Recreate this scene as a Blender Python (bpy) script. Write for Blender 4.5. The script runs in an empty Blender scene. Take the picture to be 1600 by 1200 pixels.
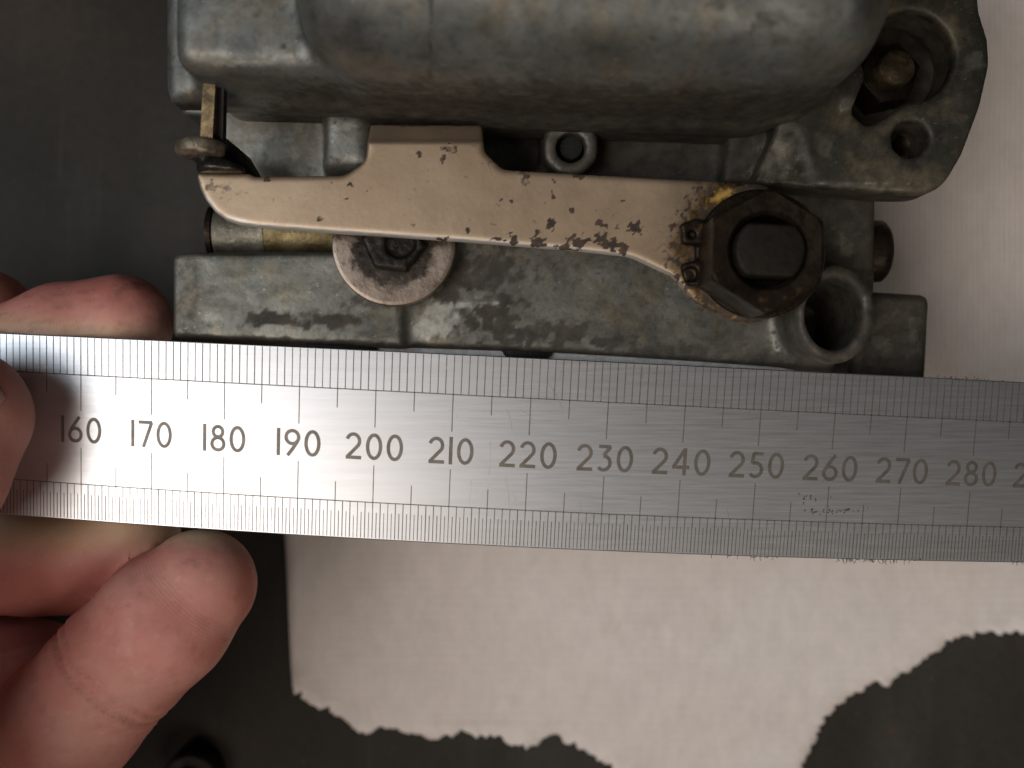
import bpy, bmesh, math, random
import numpy as np
from mathutils import Vector, Matrix

# ------------------------------------------------------------------ camera, light, exposure
random.seed(4)
sc = bpy.context.scene
COL = sc.collection
MM = 0.001
CAMZ = 178.0                      # mm above the bench
LENS = 35.0
K = 36.0 / (LENS * 1600.0)        # mm per photo pixel per mm of distance

cam_d = bpy.data.cameras.new('camera')
cam_d.lens = LENS
cam_d.sensor_width = 36.0
cam_d.clip_start = 0.005
cam_d.clip_end = 20.0
cam_d.dof.use_dof = True
cam_d.dof.focus_distance = (CAMZ - 48.0) * MM
cam_d.dof.aperture_fstop = 13.0
cam = bpy.data.objects.new('camera', cam_d)
COL.objects.link(cam)
cam.location = (0, 0, CAMZ * MM)
sc.camera = cam

world = bpy.data.worlds.new('World')
sc.world = world
world.use_nodes = True
wb = world.node_tree.nodes['Background']
wb.inputs[0].default_value = (1.0, 0.97, 0.93, 1)
wb.inputs[1].default_value = 0.042


def area_lamp(name, loc, target, size, size_y, power, color):
    d = bpy.data.lights.new(name, 'AREA')
    d.shape = 'RECTANGLE'
    d.size, d.size_y = size, size_y
    d.energy = power
    d.color = color
    o = bpy.data.objects.new(name, d)
    COL.objects.link(o)
    o.location = loc
    o.rotation_euler = (Vector(target) - Vector(loc)).to_track_quat('-Z', 'Y').to_euler()
    return o


# a cool daylight window to the left, a warm lamp on the near left and a softer one on the near right
area_lamp('window_light', (-0.36, 0.05, 0.50), (0.0, 0.0, 0.04), 0.28, 0.36, 0.88, (0.80, 0.90, 1.0))
area_lamp('room_lamp', (-0.36, -0.22, 0.83), (0.0, 0.0, 0.0), 0.36, 0.36, 2.75, (1.0, 0.88, 0.785))
area_lamp('near_lamp', (0.24, -0.50, 0.58), (0.0, -0.03, 0.0), 0.30, 0.30, 1.15, (1.0, 0.89, 0.78))

sc.view_settings.view_transform = 'Standard'
sc.view_settings.look = 'None'
sc.view_settings.exposure = 0.0
sc.view_settings.gamma = 1.0


# ------------------------------------------------------------------ coordinates
def sz(z):
    return (CAMZ - z) * K


def m(px, py, z):                 # a point of the place, in mm, seen at this photo pixel
    s = sz(z)
    return np.array([(px - 800.0) * s, (600.0 - py) * s, z])


def poly(pts, z):                 # pixel outline (x, y[, own z]) -> mm outline
    out = []
    for p in pts:
        q = m(p[0], p[1], p[2] if len(p) > 2 else z)
        out.append((q[0], q[1]))
    return out


def to_px(v):                     # mm -> photo pixels
    s = (CAMZ - v[:, 2]) * K
    return 800.0 + v[:, 0] / s, 600.0 - v[:, 1] / s


def fillet(pts, seg=6):
    """round the corners of a closed outline; pts are (x, y, radius)"""
    out = []
    n = len(pts)
    for i in range(n):
        a = np.array(pts[i - 1][:2], float)
        b = np.array(pts[i][:2], float)
        c = np.array(pts[(i + 1) % n][:2], float)
        r = pts[i][2] if len(pts[i]) > 2 else 0
        if r <= 0:
            out.append(tuple(b))
            continue
        u, w = a - b, c - b
        lu, lw = np.linalg.norm(u), np.linalg.norm(w)
        u, w = u / lu, w / lw
        ang = math.acos(max(-1, min(1, float(u @ w))))
        t = min(r / math.tan(ang / 2), lu * 0.49, lw * 0.49)
        p0, p1 = b + u * t, b + w * t
        for k in range(seg + 1):
            f = k / seg
            out.append(tuple((1 - f) ** 2 * p0 + 2 * f * (1 - f) * b + f * f * p1))
    return out


# ------------------------------------------------------------------ numpy noise
def _hash(i, j, k, s):
    h = (i * 374761393 + j * 668265263 + k * 2147483647 + s * 974634777) & 0xffffffff
    h = ((h ^ (h >> 13)) * 1274126177) & 0xffffffff
    return ((h ^ (h >> 16)) & 0xffff) / 65535.0


def vnoise(p, s=0):
    p = np.asarray(p, float)
    i = np.floor(p).astype(np.int64)
    f = p - i
    f = f * f * (3 - 2 * f)
    r = 0
    for a in (0, 1):
        for b in (0, 1):
            for c in (0, 1):
                w = (f[:, 0] if a else 1 - f[:, 0]) * (f[:, 1] if b else 1 - f[:, 1]) * (f[:, 2] if c else 1 - f[:, 2])
                r = r + w * _hash(i[:, 0] + a, i[:, 1] + b, i[:, 2] + c, s)
    return r


def fbm(p, s=0, o=4):
    r, a, t = 0, 0.5, 0
    for k in range(o):
        r = r + a * vnoise(np.asarray(p) * 2 ** k, s + k * 17)
        t += a
        a *= 0.5
    return r / t


def sstep(a, b, x):
    t = np.clip((x - a) / (b - a), 0, 1)
    return t * t * (3 - 2 * t)


def blots(v, spots, scale=1.2, seed=3, rag=1.0):
    """ragged stains: spots are (px, py, rx, ry, strength)"""
    X, Y = to_px(v)
    n = fbm(v * scale, seed, 4)
    d = np.zeros(len(v))
    for (x, y, rx, ry, st) in spots:
        r = np.hypot((X - x) / rx, (Y - y) / ry)
        near = r < 2.4
        e = r[near] + (n[near] - 0.5) * 2.4 * rag
        d[near] = np.maximum(d[near], st * (1 - sstep(0.6, 1.2, e)))
    return d


# ------------------------------------------------------------------ distance fields -> meshes
class Field:
    def __init__(self, lo, hi, h):
        self.lo, self.h = np.array(lo, float), h
        n = [int(math.ceil((b - a) / h)) + 1 for a, b in zip(lo, hi)]
        ax = [lo[i] + h * np.arange(n[i]) for i in range(3)]
        self.X = ax[0][:, None, None].astype(np.float32)
        self.Y = ax[1][None, :, None].astype(np.float32)
        self.Z = ax[2][None, None, :].astype(np.float32)
        self.n = n
        self.F = np.full(n, 50.0, np.float32)

    def poly2(self, pts):
        x, y = np.meshgrid(self.X[:, 0, 0], self.Y[0, :, 0], indexing='ij')
        d = np.full(x.shape, 1e9, np.float32)
        ins = np.zeros(x.shape, bool)
        k = len(pts)
        for i in range(k):
            ax, ay = pts[i]
            bx, by = pts[(i + 1) % k]
            ex, ey = bx - ax, by - ay
            L = ex * ex + ey * ey
            if L < 1e-12:
                continue
            wx, wy = x - ax, y - ay
            t = np.clip((wx * ex + wy * ey) / L, 0, 1)
            d = np.minimum(d, (wx - t * ex) ** 2 + (wy - t * ey) ** 2)
            c = ((ay <= y) & (by > y)) | ((by <= y) & (ay > y))
            if by != ay:
                ins ^= c & (x < ax + (y - ay) * ex / (by - ay))
        d = np.sqrt(d)
        return np.where(ins, -d, d)[:, :, None].astype(np.float32)

    def ext_d(self, d2, z0, z1, r, draft=0.0):
        if draft:
            d2 = d2 + (self.Z - z0) * draft
        a = d2 + r
        b = np.abs(self.Z - (z0 + z1) / 2) - (z1 - z0) / 2 + r
        return np.minimum(np.maximum(a, b), 0) + np.sqrt(np.maximum(a, 0) ** 2 + np.maximum(b, 0) ** 2) - r

    def ext(self, pts, z0, z1, r, draft=0.0):
        return self.ext_d(self.poly2(pts), z0, z1, r, draft)

    def dome(self, pts, z0, z1, rx, rz):
        d2 = self.poly2(pts)
        q = np.maximum(0, (d2 + rx) / rx)
        p = np.maximum(0, (self.Z - (z1 - rz)) / rz)
        top = (np.sqrt(q * q + p * p) - 1) * min(rx, rz)
        return np.maximum(top, z0 - self.Z)

    def cyl(self, cx, cy, rx, ry, z0, z1, r):
        q = np.sqrt(((self.X - cx) / rx) ** 2 + ((self.Y - cy) / ry) ** 2)
        return self.ext_d((q - 1) * min(rx, ry), z0, z1, r)

    def cap(self, a, b, ra, rb):
        ba = b - a
        L = float(ba @ ba)
        dx, dy, dz = self.X - a[0], self.Y - a[1], self.Z - a[2]
        t = np.clip((dx * ba[0] + dy * ba[1] + dz * ba[2]) / L, 0, 1)
        return np.sqrt((dx - t * ba[0]) ** 2 + (dy - t * ba[1]) ** 2 + (dz - t * ba[2]) ** 2) - (ra + t * (rb - ra))

    def ell(self, c, r):
        q = np.sqrt(((self.X - c[0]) / r[0]) ** 2 + ((self.Y - c[1]) / r[1]) ** 2 + ((self.Z - c[2]) / r[2]) ** 2)
        return (q - 1) * min(r)

    def add(self, d, k=0.0):
        self.F = smin(self.F, np.broadcast_to(d, self.F.shape), k)

    def cut(self, d, k=0.0):
        self.F = -smin(-self.F, np.broadcast_to(d, self.F.shape), k)

    def mesh(self, smooth=2):
        return nets(self.F, self.lo, self.h, smooth)


def smin(a, b, k):
    if k <= 0:
        return np.minimum(a, b)
    h = np.maximum(k - np.abs(a - b), 0) / k
    return np.minimum(a, b) - h * h * k * 0.25


def nets(F, o, h, smooth):
    s = F < 0
    c = np.zeros([n - 1 for n in F.shape], np.int8)
    offs = [(a, b, d) for a in (0, 1) for b in (0, 1) for d in (0, 1)]
    nx, ny, nz = c.shape
    for a, b, d in offs:
        c += s[a:a + nx, b:b + ny, d:d + nz]
    ii = np.argwhere((c > 0) & (c < 8))
    idx = np.full(c.shape, -1, np.int64)
    idx[ii[:, 0], ii[:, 1], ii[:, 2]] = np.arange(len(ii))
    V = {f: F[ii[:, 0] + f[0], ii[:, 1] + f[1], ii[:, 2] + f[2]].astype(float) for f in offs}
    acc = np.zeros((len(ii), 3))
    cnt = np.zeros(len(ii))
    for f in offs:
        for ax in range(3):
            if f[ax] == 0:
                g = list(f)
                g[ax] = 1
                va, vb = V[f], V[tuple(g)]
                e = (va < 0) != (vb < 0)
                t = va[e] / (va[e] - vb[e])
                p = np.tile(np.array(f, float), (len(t), 1))
                p[:, ax] += t
                acc[e] += p
                cnt[e] += 1
    verts = o + h * (ii + acc / cnt[:, None])
    faces = []
    for ax in range(3):
        o1, o2 = (ax + 1) % 3, (ax + 2) % 3
        lo = [slice(None)] * 3
        hi = [slice(None)] * 3
        lo[ax], hi[ax] = slice(0, -1), slice(1, None)
        sa, sb = s[tuple(lo)], s[tuple(hi)]
        e = np.argwhere(sa != sb)
        keep = (e[:, o1] > 0) & (e[:, o2] > 0) & (e[:, o1] < F.shape[o1] - 1) & (e[:, o2] < F.shape[o2] - 1)
        e = e[keep]
        ins = sa[e[:, 0], e[:, 1], e[:, 2]]
        q = []
        for d1, d2 in ((-1, -1), (0, -1), (0, 0), (-1, 0)):
            w = e.copy()
            w[:, o1] += d1
            w[:, o2] += d2
            q.append(idx[w[:, 0], w[:, 1], w[:, 2]])
        q = np.stack(q, 1)
        q[~ins] = q[~ins][:, ::-1]
        faces.append(q)
    faces = np.concatenate(faces)
    for _ in range(smooth):
        S = np.zeros_like(verts)
        C = np.zeros(len(verts))
        for a, b in ((0, 1), (1, 2), (2, 3), (3, 0)):
            for x, y in ((a, b), (b, a)):
                np.add.at(S, faces[:, x], verts[faces[:, y]])
                np.add.at(C, faces[:, x], 1)
        verts = verts * 0.4 + 0.6 * S / C[:, None]
    return verts, faces


# ------------------------------------------------------------------ objects
def link(name, me, mat, parent=None, smooth=True):
    o = bpy.data.objects.new(name, me)
    COL.objects.link(o)
    if mat:
        me.materials.append(mat)
    if parent:
        o.parent = parent
        o.matrix_parent_inverse = Matrix.Translation(parent.location).inverted()
    if smooth:
        me.polygons.foreach_set('use_smooth', [True] * len(me.polygons))
    return o


def from_arrays(name, v, f, mat, parent=None, attrs=None, smooth=True):
    me = bpy.data.meshes.new(name)
    me.from_pydata((np.asarray(v) * MM).tolist(), [], [list(map(int, q)) for q in f])
    me.update()
    for k, a in (attrs or {}).items():
        me.attributes.new(k, 'FLOAT', 'POINT').data.foreach_set('value', np.asarray(a, np.float32))
    return link(name, me, mat, parent, smooth)


def thing(name, label, cat, loc):
    o = bpy.data.objects.new(name, None)
    COL.objects.link(o)
    o.empty_display_size = 0.01
    o.location = np.array(loc) * MM
    o['label'] = label
    o['category'] = cat
    return o


def prism(pts, z0, z1, bev=0.0, seg=3):
    """extruded outline with a rounded upper edge"""
    pts = [np.array(p, float) for p in pts]
    area = sum(pts[i - 1][0] * pts[i][1] - pts[i][0] * pts[i - 1][1] for i in range(len(pts)))
    if area < 0:
        pts = pts[::-1]
    n = len(pts)
    nor = []
    for i in range(n):
        e1, e2 = pts[i] - pts[i - 1], pts[(i + 1) % n] - pts[i]
        n1 = np.array([e1[1], -e1[0]]) / (np.linalg.norm(e1) + 1e-9)
        n2 = np.array([e2[1], -e2[0]]) / (np.linalg.norm(e2) + 1e-9)
        a = n1 + n2
        L = np.linalg.norm(a)
        a = a / (L + 1e-9)
        nor.append(a / max(0.5, float(a @ n1)))
    rings = [(0, z0), (0, z1 - bev)]
    if bev > 0:
        rings += [(bev * (1 - math.cos(math.pi / 2 * k / seg)), z1 - bev + bev * math.sin(math.pi / 2 * k / seg)) for k in range(1, seg + 1)]
    V, F = [], []
    for ins, z in rings:
        for p, q in zip(pts, nor):
            V.append((p[0] - q[0] * ins, p[1] - q[1] * ins, z))
    for r in range(len(rings) - 1):
        for i in range(n):
            j = (i + 1) % n
            F.append((r * n + i, r * n + j, (r + 1) * n + j, (r + 1) * n + i))
    F.append(tuple(range((len(rings) - 1) * n, len(rings) * n)))
    F.append(tuple(range(n))[::-1])
    return V, F


def lathe(profile, center, axis='Z', seg=48, ell=(1, 1)):
    """turned solid: profile of (radius, height), closed at both ends"""
    V, F = [], []
    for r, h in profile:
        for k in range(seg):
            a = 2 * math.pi * k / seg
            c, s = r * math.cos(a) * ell[0], r * math.sin(a) * ell[1]
            p = {'Z': (c, s, h), 'X': (h, c, s), 'Y': (s, h, c)}[axis]
            V.append(tuple(np.array(center) + p))
    n = len(profile)
    for i in range(n - 1):
        for k in range(seg):
            j = (k + 1) % seg
            F.append((i * seg + k, i * seg + j, (i + 1) * seg + j, (i + 1) * seg + k))
    F.append(tuple(range(seg))[::-1])
    F.append(tuple(range((n - 1) * seg, n * seg)))
    return V, F


def ring_lathe(profile, center, axis='Z', seg=48):
    """turned ring: a closed profile, no end caps"""
    V, F = [], []
    n = len(profile)
    for r, h in profile:
        for k in range(seg):
            a = 2 * math.pi * k / seg
            c, s = r * math.cos(a), r * math.sin(a)
            p = {'Z': (c, s, h), 'X': (h, c, s), 'Y': (s, h, c)}[axis]
            V.append(tuple(np.array(center) + p))
    for i in range(n):
        i2 = (i + 1) % n
        for k in range(seg):
            j = (k + 1) % seg
            F.append((i * seg + k, i * seg + j, i2 * seg + j, i2 * seg + k))
    return V, F


def fix_normals(o):
    bm = bmesh.new()
    bm.from_mesh(o.data)
    bmesh.ops.recalc_face_normals(bm, faces=bm.faces)
    bm.to_mesh(o.data)
    bm.free()
    return o


def flat_auto(o, ang=35):
    """smooth shading that keeps hard edges"""
    me = o.data
    bm = bmesh.new()
    bm.from_mesh(me)
    bmesh.ops.recalc_face_normals(bm, faces=bm.faces)
    lim = math.radians(ang)
    for e in bm.edges:
        e.smooth = not (len(e.link_faces) == 2 and e.calc_face_angle(0) > lim)
    for f in bm.faces:
        f.smooth = True
    bm.to_mesh(me)
    bm.free()
    return o


# ------------------------------------------------------------------ materials
class NT:
    def __init__(self, name):
        self.mat = bpy.data.materials.new(name)
        self.mat.use_nodes = True
        self.t = self.mat.node_tree
        self.b = self.t.nodes['Principled BSDF']
        self.co = self.t.nodes.new('ShaderNodeTexCoord').outputs['Object']

    def n(self, kind, **kw):
        d = self.t.nodes.new('ShaderNode' + kind)
        for k, v in kw.items():
            setattr(d, k, v)
        return d

    def put(self, sock, v):
        if hasattr(v, 'is_output') or isinstance(v, bpy.types.NodeSocket):
            self.t.links.new(v, sock)
        else:
            sock.default_value = v

    def set(self, **kw):
        for k, v in kw.items():
            self.put(self.b.inputs[k.replace('_', ' ')], v)

    def noise(self, scale, detail=4, rough=0.55, stretch=None, dist=0.0):
        d = self.n('TexNoise')
        v = self.co
        if stretch:
            mp = self.n('Mapping')
            self.put(mp.inputs['Vector'], v)
            mp.inputs['Scale'].default_value = stretch
            v = mp.outputs[0]
        self.put(d.inputs['Vector'], v)
        d.inputs['Scale'].default_value = scale
        d.inputs['Detail'].default_value = detail
        d.inputs['Roughness'].default_value = rough
        d.inputs['Distortion'].default_value = dist
        return d.outputs['Fac']

    def ramp(self, fac, stops):
        d = self.n('ValToRGB')
        e = d.color_ramp.elements
        while len(e) < len(stops):
            e.new(0.5)
        for q, (p, c) in zip(e, stops):
            q.position = p
            q.color = (*c, 1) if not isinstance(c, (int, float)) else (c, c, c, 1)
        self.put(d.inputs[0], fac)
        return d.outputs[0]

    def mix(self, fac, a, b, kind='MIX'):
        d = self.n('Mix', data_type='RGBA', blend_type=kind)
        self.put(d.inputs[0], fac)
        for i, v in ((6, a), (7, b)):
            self.put(d.inputs[i], (*v, 1) if isinstance(v, tuple) and len(v) == 3 else v)
        return d.outputs[2]

    def math(self, op, a, b=0.0, clamp=False):
        d = self.n('Math', operation=op, use_clamp=clamp)
        self.put(d.inputs[0], a)
        self.put(d.inputs[1], b)
        return d.outputs[0]

    def grime(self, name='dirt_and_shade', scale=900, amt=0.75):
        a = self.attr(name)
        n = self.math('SUBTRACT', self.noise(scale, 6, 0.7), 0.5)
        x = self.math('ADD', a, self.math('MULTIPLY', n, amt * 2))
        return self.ramp(x, [(0.30, 0.0), (0.75, 1.0)])

    def attr(self, name):
        return self.n('Attribute', attribute_name=name).outputs['Fac']

    def bump(self, h, strength, dist, prev=None):
        d = self.n('Bump')
        d.inputs['Strength'].default_value = strength
        d.inputs['Distance'].default_value = dist
        self.put(d.inputs['Height'], h)
        if prev is not None:
            self.put(d.inputs['Normal'], prev)
        self.put(self.b.inputs['Normal'], d.outputs[0])
        return d.outputs[0]


def zinc(name, c0, c1, metal=0.8, rough=0.44):
    t = NT(name)
    big = t.noise(90, 5, 0.6)
    fine = t.noise(900, 5, 0.7)
    col = t.ramp(big, [(0.32, c0), (0.68, c1)])
    warm = t.ramp(t.noise(140, 6, 0.65), [(0.48, 0.0), (0.66, 1.0)])
    col = t.mix(t.math('MULTIPLY', warm, 0.6), col, (0.22, 0.175, 0.105))
    specks = t.ramp(fine, [(0.30, 0.35), (0.5, 1.0)])
    col = t.mix(0.55, col, specks, 'MULTIPLY')
    mot = t.ramp(t.noise(210, 7, 0.7, None, 0.6), [(0.36, 0.45), (0.56, 1.0)])
    col = t.mix(0.6, col, mot, 'MULTIPLY')
    glint = t.ramp(t.noise(1500, 3, 0.6), [(0.66, 0.0), (0.74, 1.0)])
    col = t.mix(t.math('MULTIPLY', glint, 0.35), col, (0.5, 0.5, 0.46))
    wear_and_highlight = t.mix(0.5, t.attr('wear_and_highlight'), t.grime('wear_and_highlight', 700, 0.6))
    col = t.mix(wear_and_highlight, col, (0.46, 0.45, 0.40))
    dirt_and_shade = t.mix(0.6, t.attr('dirt_and_shade'), t.grime('dirt_and_shade', 800, 0.8))
    dcol = t.ramp(t.noise(500, 4, 0.6), [(0.35, (0.016, 0.013, 0.0095)), (0.7, (0.062, 0.049, 0.034))])
    col = t.mix(dirt_and_shade, col, dcol)
    t.set(Base_Color=col, Metallic=t.math('MULTIPLY', t.math('SUBTRACT', 1.0, dirt_and_shade), metal))
    r = t.ramp(t.noise(260, 5, 0.6), [(0.3, rough - 0.08), (0.7, rough + 0.14)])
    t.set(Roughness=t.mix(dirt_and_shade, r, (0.7, 0.7, 0.7)))
    p = t.bump(t.noise(420, 5, 0.6), 0.16, 0.0003)
    t.bump(fine, 0.25, 0.00012, p)
    return t.mat


M_zinc = zinc('aged zinc casting', (0.125, 0.127, 0.112), (0.21, 0.208, 0.182))
M_zinc_dark = zinc('dark oily casting', (0.026, 0.025, 0.019), (0.058, 0.055, 0.041), 0.35, 0.5)
M_zinc_bowl = zinc('bowl casting', (0.15, 0.158, 0.148), (0.235, 0.242, 0.226), 0.72, 0.48)


def lever_mat():
    t = NT('tarnished plated steel')
    big = t.noise(70, 4, 0.6)
    col = t.ramp(big, [(0.3, (0.37, 0.27, 0.178)), (0.7, (0.48, 0.365, 0.255))])
    st = t.ramp(t.noise(45, 5, 0.6, (1, 1, 1), 1.0), [(0.56, 0.0), (0.75, 1.0)])
    col = t.mix(t.math('MULTIPLY', st, 0.5), col, (0.38, 0.255, 0.135))
    speck = t.ramp(t.noise(1100, 3, 0.6), [(0.27, 1.0), (0.33, 0.0)])
    col = t.mix(t.math('MULTIPLY', speck, 0.5), col, (0.16, 0.12, 0.08))
    edge = t.attr('wear_and_highlight')
    col = t.mix(edge, col, (0.72, 0.70, 0.66))
    gold = t.mix(0.6, t.attr('gold'), t.grime('gold', 1200, 0.5))
    gcol = t.ramp(t.noise(900, 4, 0.7), [(0.38, (0.035, 0.022, 0.008)), (0.52, (0.15, 0.09, 0.028)), (0.7, (0.32, 0.20, 0.07))])
    col = t.mix(gold, col, gcol)
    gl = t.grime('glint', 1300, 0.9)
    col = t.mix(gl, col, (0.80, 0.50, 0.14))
    dirt_and_shade = t.grime('dirt_and_shade', 1100, 0.75)
    dcol = t.ramp(t.noise(700, 3, 0.6), [(0.35, (0.030, 0.020, 0.014)), (0.7, (0.085, 0.052, 0.036))])
    col = t.mix(dirt_and_shade, col, dcol)
    t.set(Base_Color=col, Metallic=t.math('MULTIPLY', t.math('SUBTRACT', 1.0, dirt_and_shade), 0.75))
    r = t.ramp(t.noise(180, 5, 0.6), [(0.3, 0.42), (0.7, 0.55)])
    t.set(Roughness=t.mix(dirt_and_shade, r, (0.75, 0.75, 0.75)))
    p = t.bump(t.noise(300, 5, 0.6), 0.12, 0.0003)
    t.bump(t.noise(1300, 3, 0.6), 0.12, 0.0001, p)
    return t.mat


def oily(name, dark, mid, gold, gpos=0.6, rough=0.38, metal=0.6):
    t = NT(name)
    n = t.noise(330, 6, 0.65)
    col = t.ramp(n, [(0.34, dark), (0.52, mid), (gpos, mid), (gpos + 0.16, gold)])
    t.set(Base_Color=col, Metallic=metal)
    t.b.inputs['Specular IOR Level'].default_value = 0.2
    t.set(Roughness=t.ramp(t.noise(500, 4, 0.6), [(0.3, rough - 0.06), (0.7, rough + 0.2)]))
    p = t.bump(t.noise(700, 5, 0.65), 0.5, 0.0003)
    return t.mat


M_lever = lever_mat()
M_nut = oily('oily brown steel', (0.010, 0.007, 0.0045), (0.026, 0.018, 0.012), (0.24, 0.13, 0.04), 0.63)
M_spindle = oily('dark blued steel', (0.009, 0.0075, 0.0055), (0.019, 0.016, 0.0125), (0.035, 0.027, 0.02), 0.6, 0.55, 0.4)
M_black = oily('black grease and shade', (0.006, 0.005, 0.004), (0.014, 0.012, 0.010), (0.03, 0.026, 0.02), 0.6, 0.4, 0.0)
M_bolt = oily('brown bolt', (0.02, 0.015, 0.009), (0.05, 0.038, 0.022), (0.14, 0.105, 0.06), 0.5, 0.5, 0.55)
M_brass = oily('tarnished brass', (0.13, 0.10, 0.048), (0.21, 0.165, 0.08), (0.27, 0.22, 0.12), 0.5, 0.42, 0.7)
M_greasy = oily('greasy dark steel', (0.010, 0.009, 0.008), (0.035, 0.030, 0.025), (0.16, 0.13, 0.09), 0.6, 0.36, 0.5)
M_sleeve = oily('dull grey sleeve', (0.12, 0.11, 0.085), (0.20, 0.185, 0.145), (0.27, 0.25, 0.20), 0.5, 0.4, 0.7)
M_pin = oily('bronzed steel', (0.045, 0.034, 0.020), (0.17, 0.13, 0.075), (0.36, 0.26, 0.11), 0.5, 0.4, 0.7)
M_hole = oily('dark hole shade', (0.008, 0.008, 0.007), (0.022, 0.021, 0.018), (0.05, 0.045, 0.035), 0.6, 0.55, 0.1)


M_slick = oily('oil-wet steel', (0.03, 0.027, 0.024), (0.07, 0.063, 0.056), (0.16, 0.14, 0.12), 0.55, 0.24, 0.8)
M_dull = oily('dull brown steel', (0.09, 0.072, 0.05), (0.23, 0.19, 0.14), (0.42, 0.36, 0.28), 0.5, 0.38, 0.7)


def washer_mat():
    t = NT('tarnished washer')
    col = t.ramp(t.noise(200, 5, 0.6), [(0.3, (0.19, 0.145, 0.112)), (0.7, (0.35, 0.285, 0.235))])
    dirt_and_shade = t.mix(0.8, t.attr('dirt_and_shade'), t.grime('dirt_and_shade', 900, 0.7))
    dcol = t.ramp(t.noise(600, 5, 0.65), [(0.35, (0.012, 0.010, 0.009)), (0.62, (0.06, 0.048, 0.038)), (0.75, (0.20, 0.16, 0.12))])
    col = t.mix(dirt_and_shade, col, dcol)
    t.set(Base_Color=col, Metallic=0.75, Roughness=t.ramp(t.noise(400, 4), [(0.3, 0.34), (0.7, 0.5)]))
    t.bump(t.noise(900, 5, 0.65), 0.3, 0.0002)
    return t.mat


M_washer = washer_mat()


def steel_mat():
    t = NT('brushed stainless steel')
    br = t.noise(700, 6, 0.7, (0.08, 2.2, 1))
    br2 = t.noise(2200, 4, 0.6, (0.06, 1.2, 1))
    col = t.ramp(br, [(0.3, (0.585, 0.595, 0.61)), (0.7, (0.645, 0.66, 0.685))])
    t.set(Base_Color=col, Metallic=1.0)
    t.set(Roughness=t.ramp(br2, [(0.3, 0.35), (0.7, 0.40)]))
    p = t.bump(br2, 0.2, 0.00004)
    t.bump(br, 0.05, 0.00005, p)
    return t.mat


def plain(name, col, rough=0.6, metal=0.0):
    t = NT(name)
    c = t.ramp(t.noise(900, 4, 0.6), [(0.3, tuple(0.75 * x for x in col)), (0.7, tuple(1.2 * x for x in col))])
    t.set(Base_Color=c, Roughness=rough, Metallic=metal)
    return t.mat


M_steel = steel_mat()
M_print = plain('etched dark marks', (0.19, 0.17, 0.148), 0.5, 0.75)


def paper_mat():
    t = NT('paper towel')
    big = t.noise(28, 4, 0.6)
    col = t.ramp(big, [(0.3, (0.77, 0.695, 0.65)), (0.7, (0.80, 0.745, 0.71))])
    w = t.n('TexWave', wave_type='BANDS', bands_direction='X')
    t.put(w.inputs['Vector'], t.co)
    w.inputs['Scale'].default_value = 330
    w.inputs['Distortion'].default_value = 1.2
    w.inputs['Detail'].default_value = 2
    w2 = t.n('TexWave', wave_type='BANDS', bands_direction='Y')
    t.put(w2.inputs['Vector'], t.co)
    w2.inputs['Scale'].default_value = 210
    w2.inputs['Distortion'].default_value = 1.5
    sp = t.n('SeparateXYZ')
    t.put(sp.inputs[0], t.co)
    mr = t.n('MapRange')
    t.put(mr.inputs[0], sp.outputs[1])
    mr.inputs[1].default_value, mr.inputs[2].default_value = -0.02, 0.01
    mr.inputs[3].default_value, mr.inputs[4].default_value = 0.1, 1.0
    rib = mr.outputs[0]
    col = t.mix(t.math('MULTIPLY', rib, 0.22), col, w.outputs['Color'], 'MULTIPLY')
    oil = t.ramp(t.noise(60, 5, 0.6), [(0.60, 0.0), (0.74, 1.0)])
    col = t.mix(t.math('MULTIPLY', oil, 0.30), col, (0.52, 0.42, 0.32))
    fib = t.ramp(t.noise(500, 5, 0.7, (1, 0.5, 1)), [(0.35, 0.86), (0.65, 1.0)])
    col = t.mix(0.7, col, fib, 'MULTIPLY')
    t.set(Base_Color=col, Roughness=0.9)
    t.b.inputs['Specular IOR Level'].default_value = 0.2
    p = t.bump(t.math('MULTIPLY', w.outputs['Fac'], rib), 0.55, 0.0003)
    p = t.bump(w2.outputs['Fac'], 0.12, 0.0002, p)
    t.bump(t.noise(240, 5, 0.6), 0.35, 0.0005, p)
    return t.mat


def bench_mat():
    t = NT('worn dark bench top')
    big = t.noise(14, 6, 0.6)
    col = t.ramp(big, [(0.3, (0.022, 0.0195, 0.016)), (0.7, (0.042, 0.037, 0.030))])
    streak = t.noise(40, 5, 0.6, (1.0, 0.22, 1))
    col = t.mix(t.math('MULTIPLY', t.ramp(streak, [(0.52, 0.0), (0.75, 1.0)]), 0.45), col, (0.075, 0.071, 0.064))
    red = t.noise(26, 4, 0.6)
    col = t.mix(t.math('MULTIPLY', t.ramp(red, [(0.55, 0.0), (0.7, 1.0)]), 0.35), col, (0.085, 0.055, 0.04))
    fine = t.ramp(t.noise(600, 5, 0.7), [(0.3, 0.6), (0.7, 1.0)])
    col = t.mix(0.6, col, fine, 'MULTIPLY')
    scr = t.ramp(t.noise(420, 4, 0.6, (1.0, 0.035, 1), 0.4), [(0.64, 0.0), (0.70, 1.0)])
    col = t.mix(t.math('MULTIPLY', scr, 0.10), col, (0.13, 0.125, 0.115))
    dust = t.ramp(t.noise(1300, 3, 0.6), [(0.68, 0.0), (0.74, 1.0)])
    col = t.mix(t.math('MULTIPLY', dust, 0.5), col, (0.20, 0.19, 0.17))
    rust = t.ramp(t.noise(55, 5, 0.65), [(0.66, 0.0), (0.76, 1.0)])
    col = t.mix(t.math('MULTIPLY', rust, 0.7), col, (0.09, 0.045, 0.02))
    t.set(Base_Color=col, Roughness=t.ramp(streak, [(0.3, 0.62), (0.7, 0.5)]))
    t.b.inputs['Specular IOR Level'].default_value = 0.15
    t.bump(t.noise(300, 5, 0.6), 0.25, 0.0005)
    return t.mat


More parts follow.
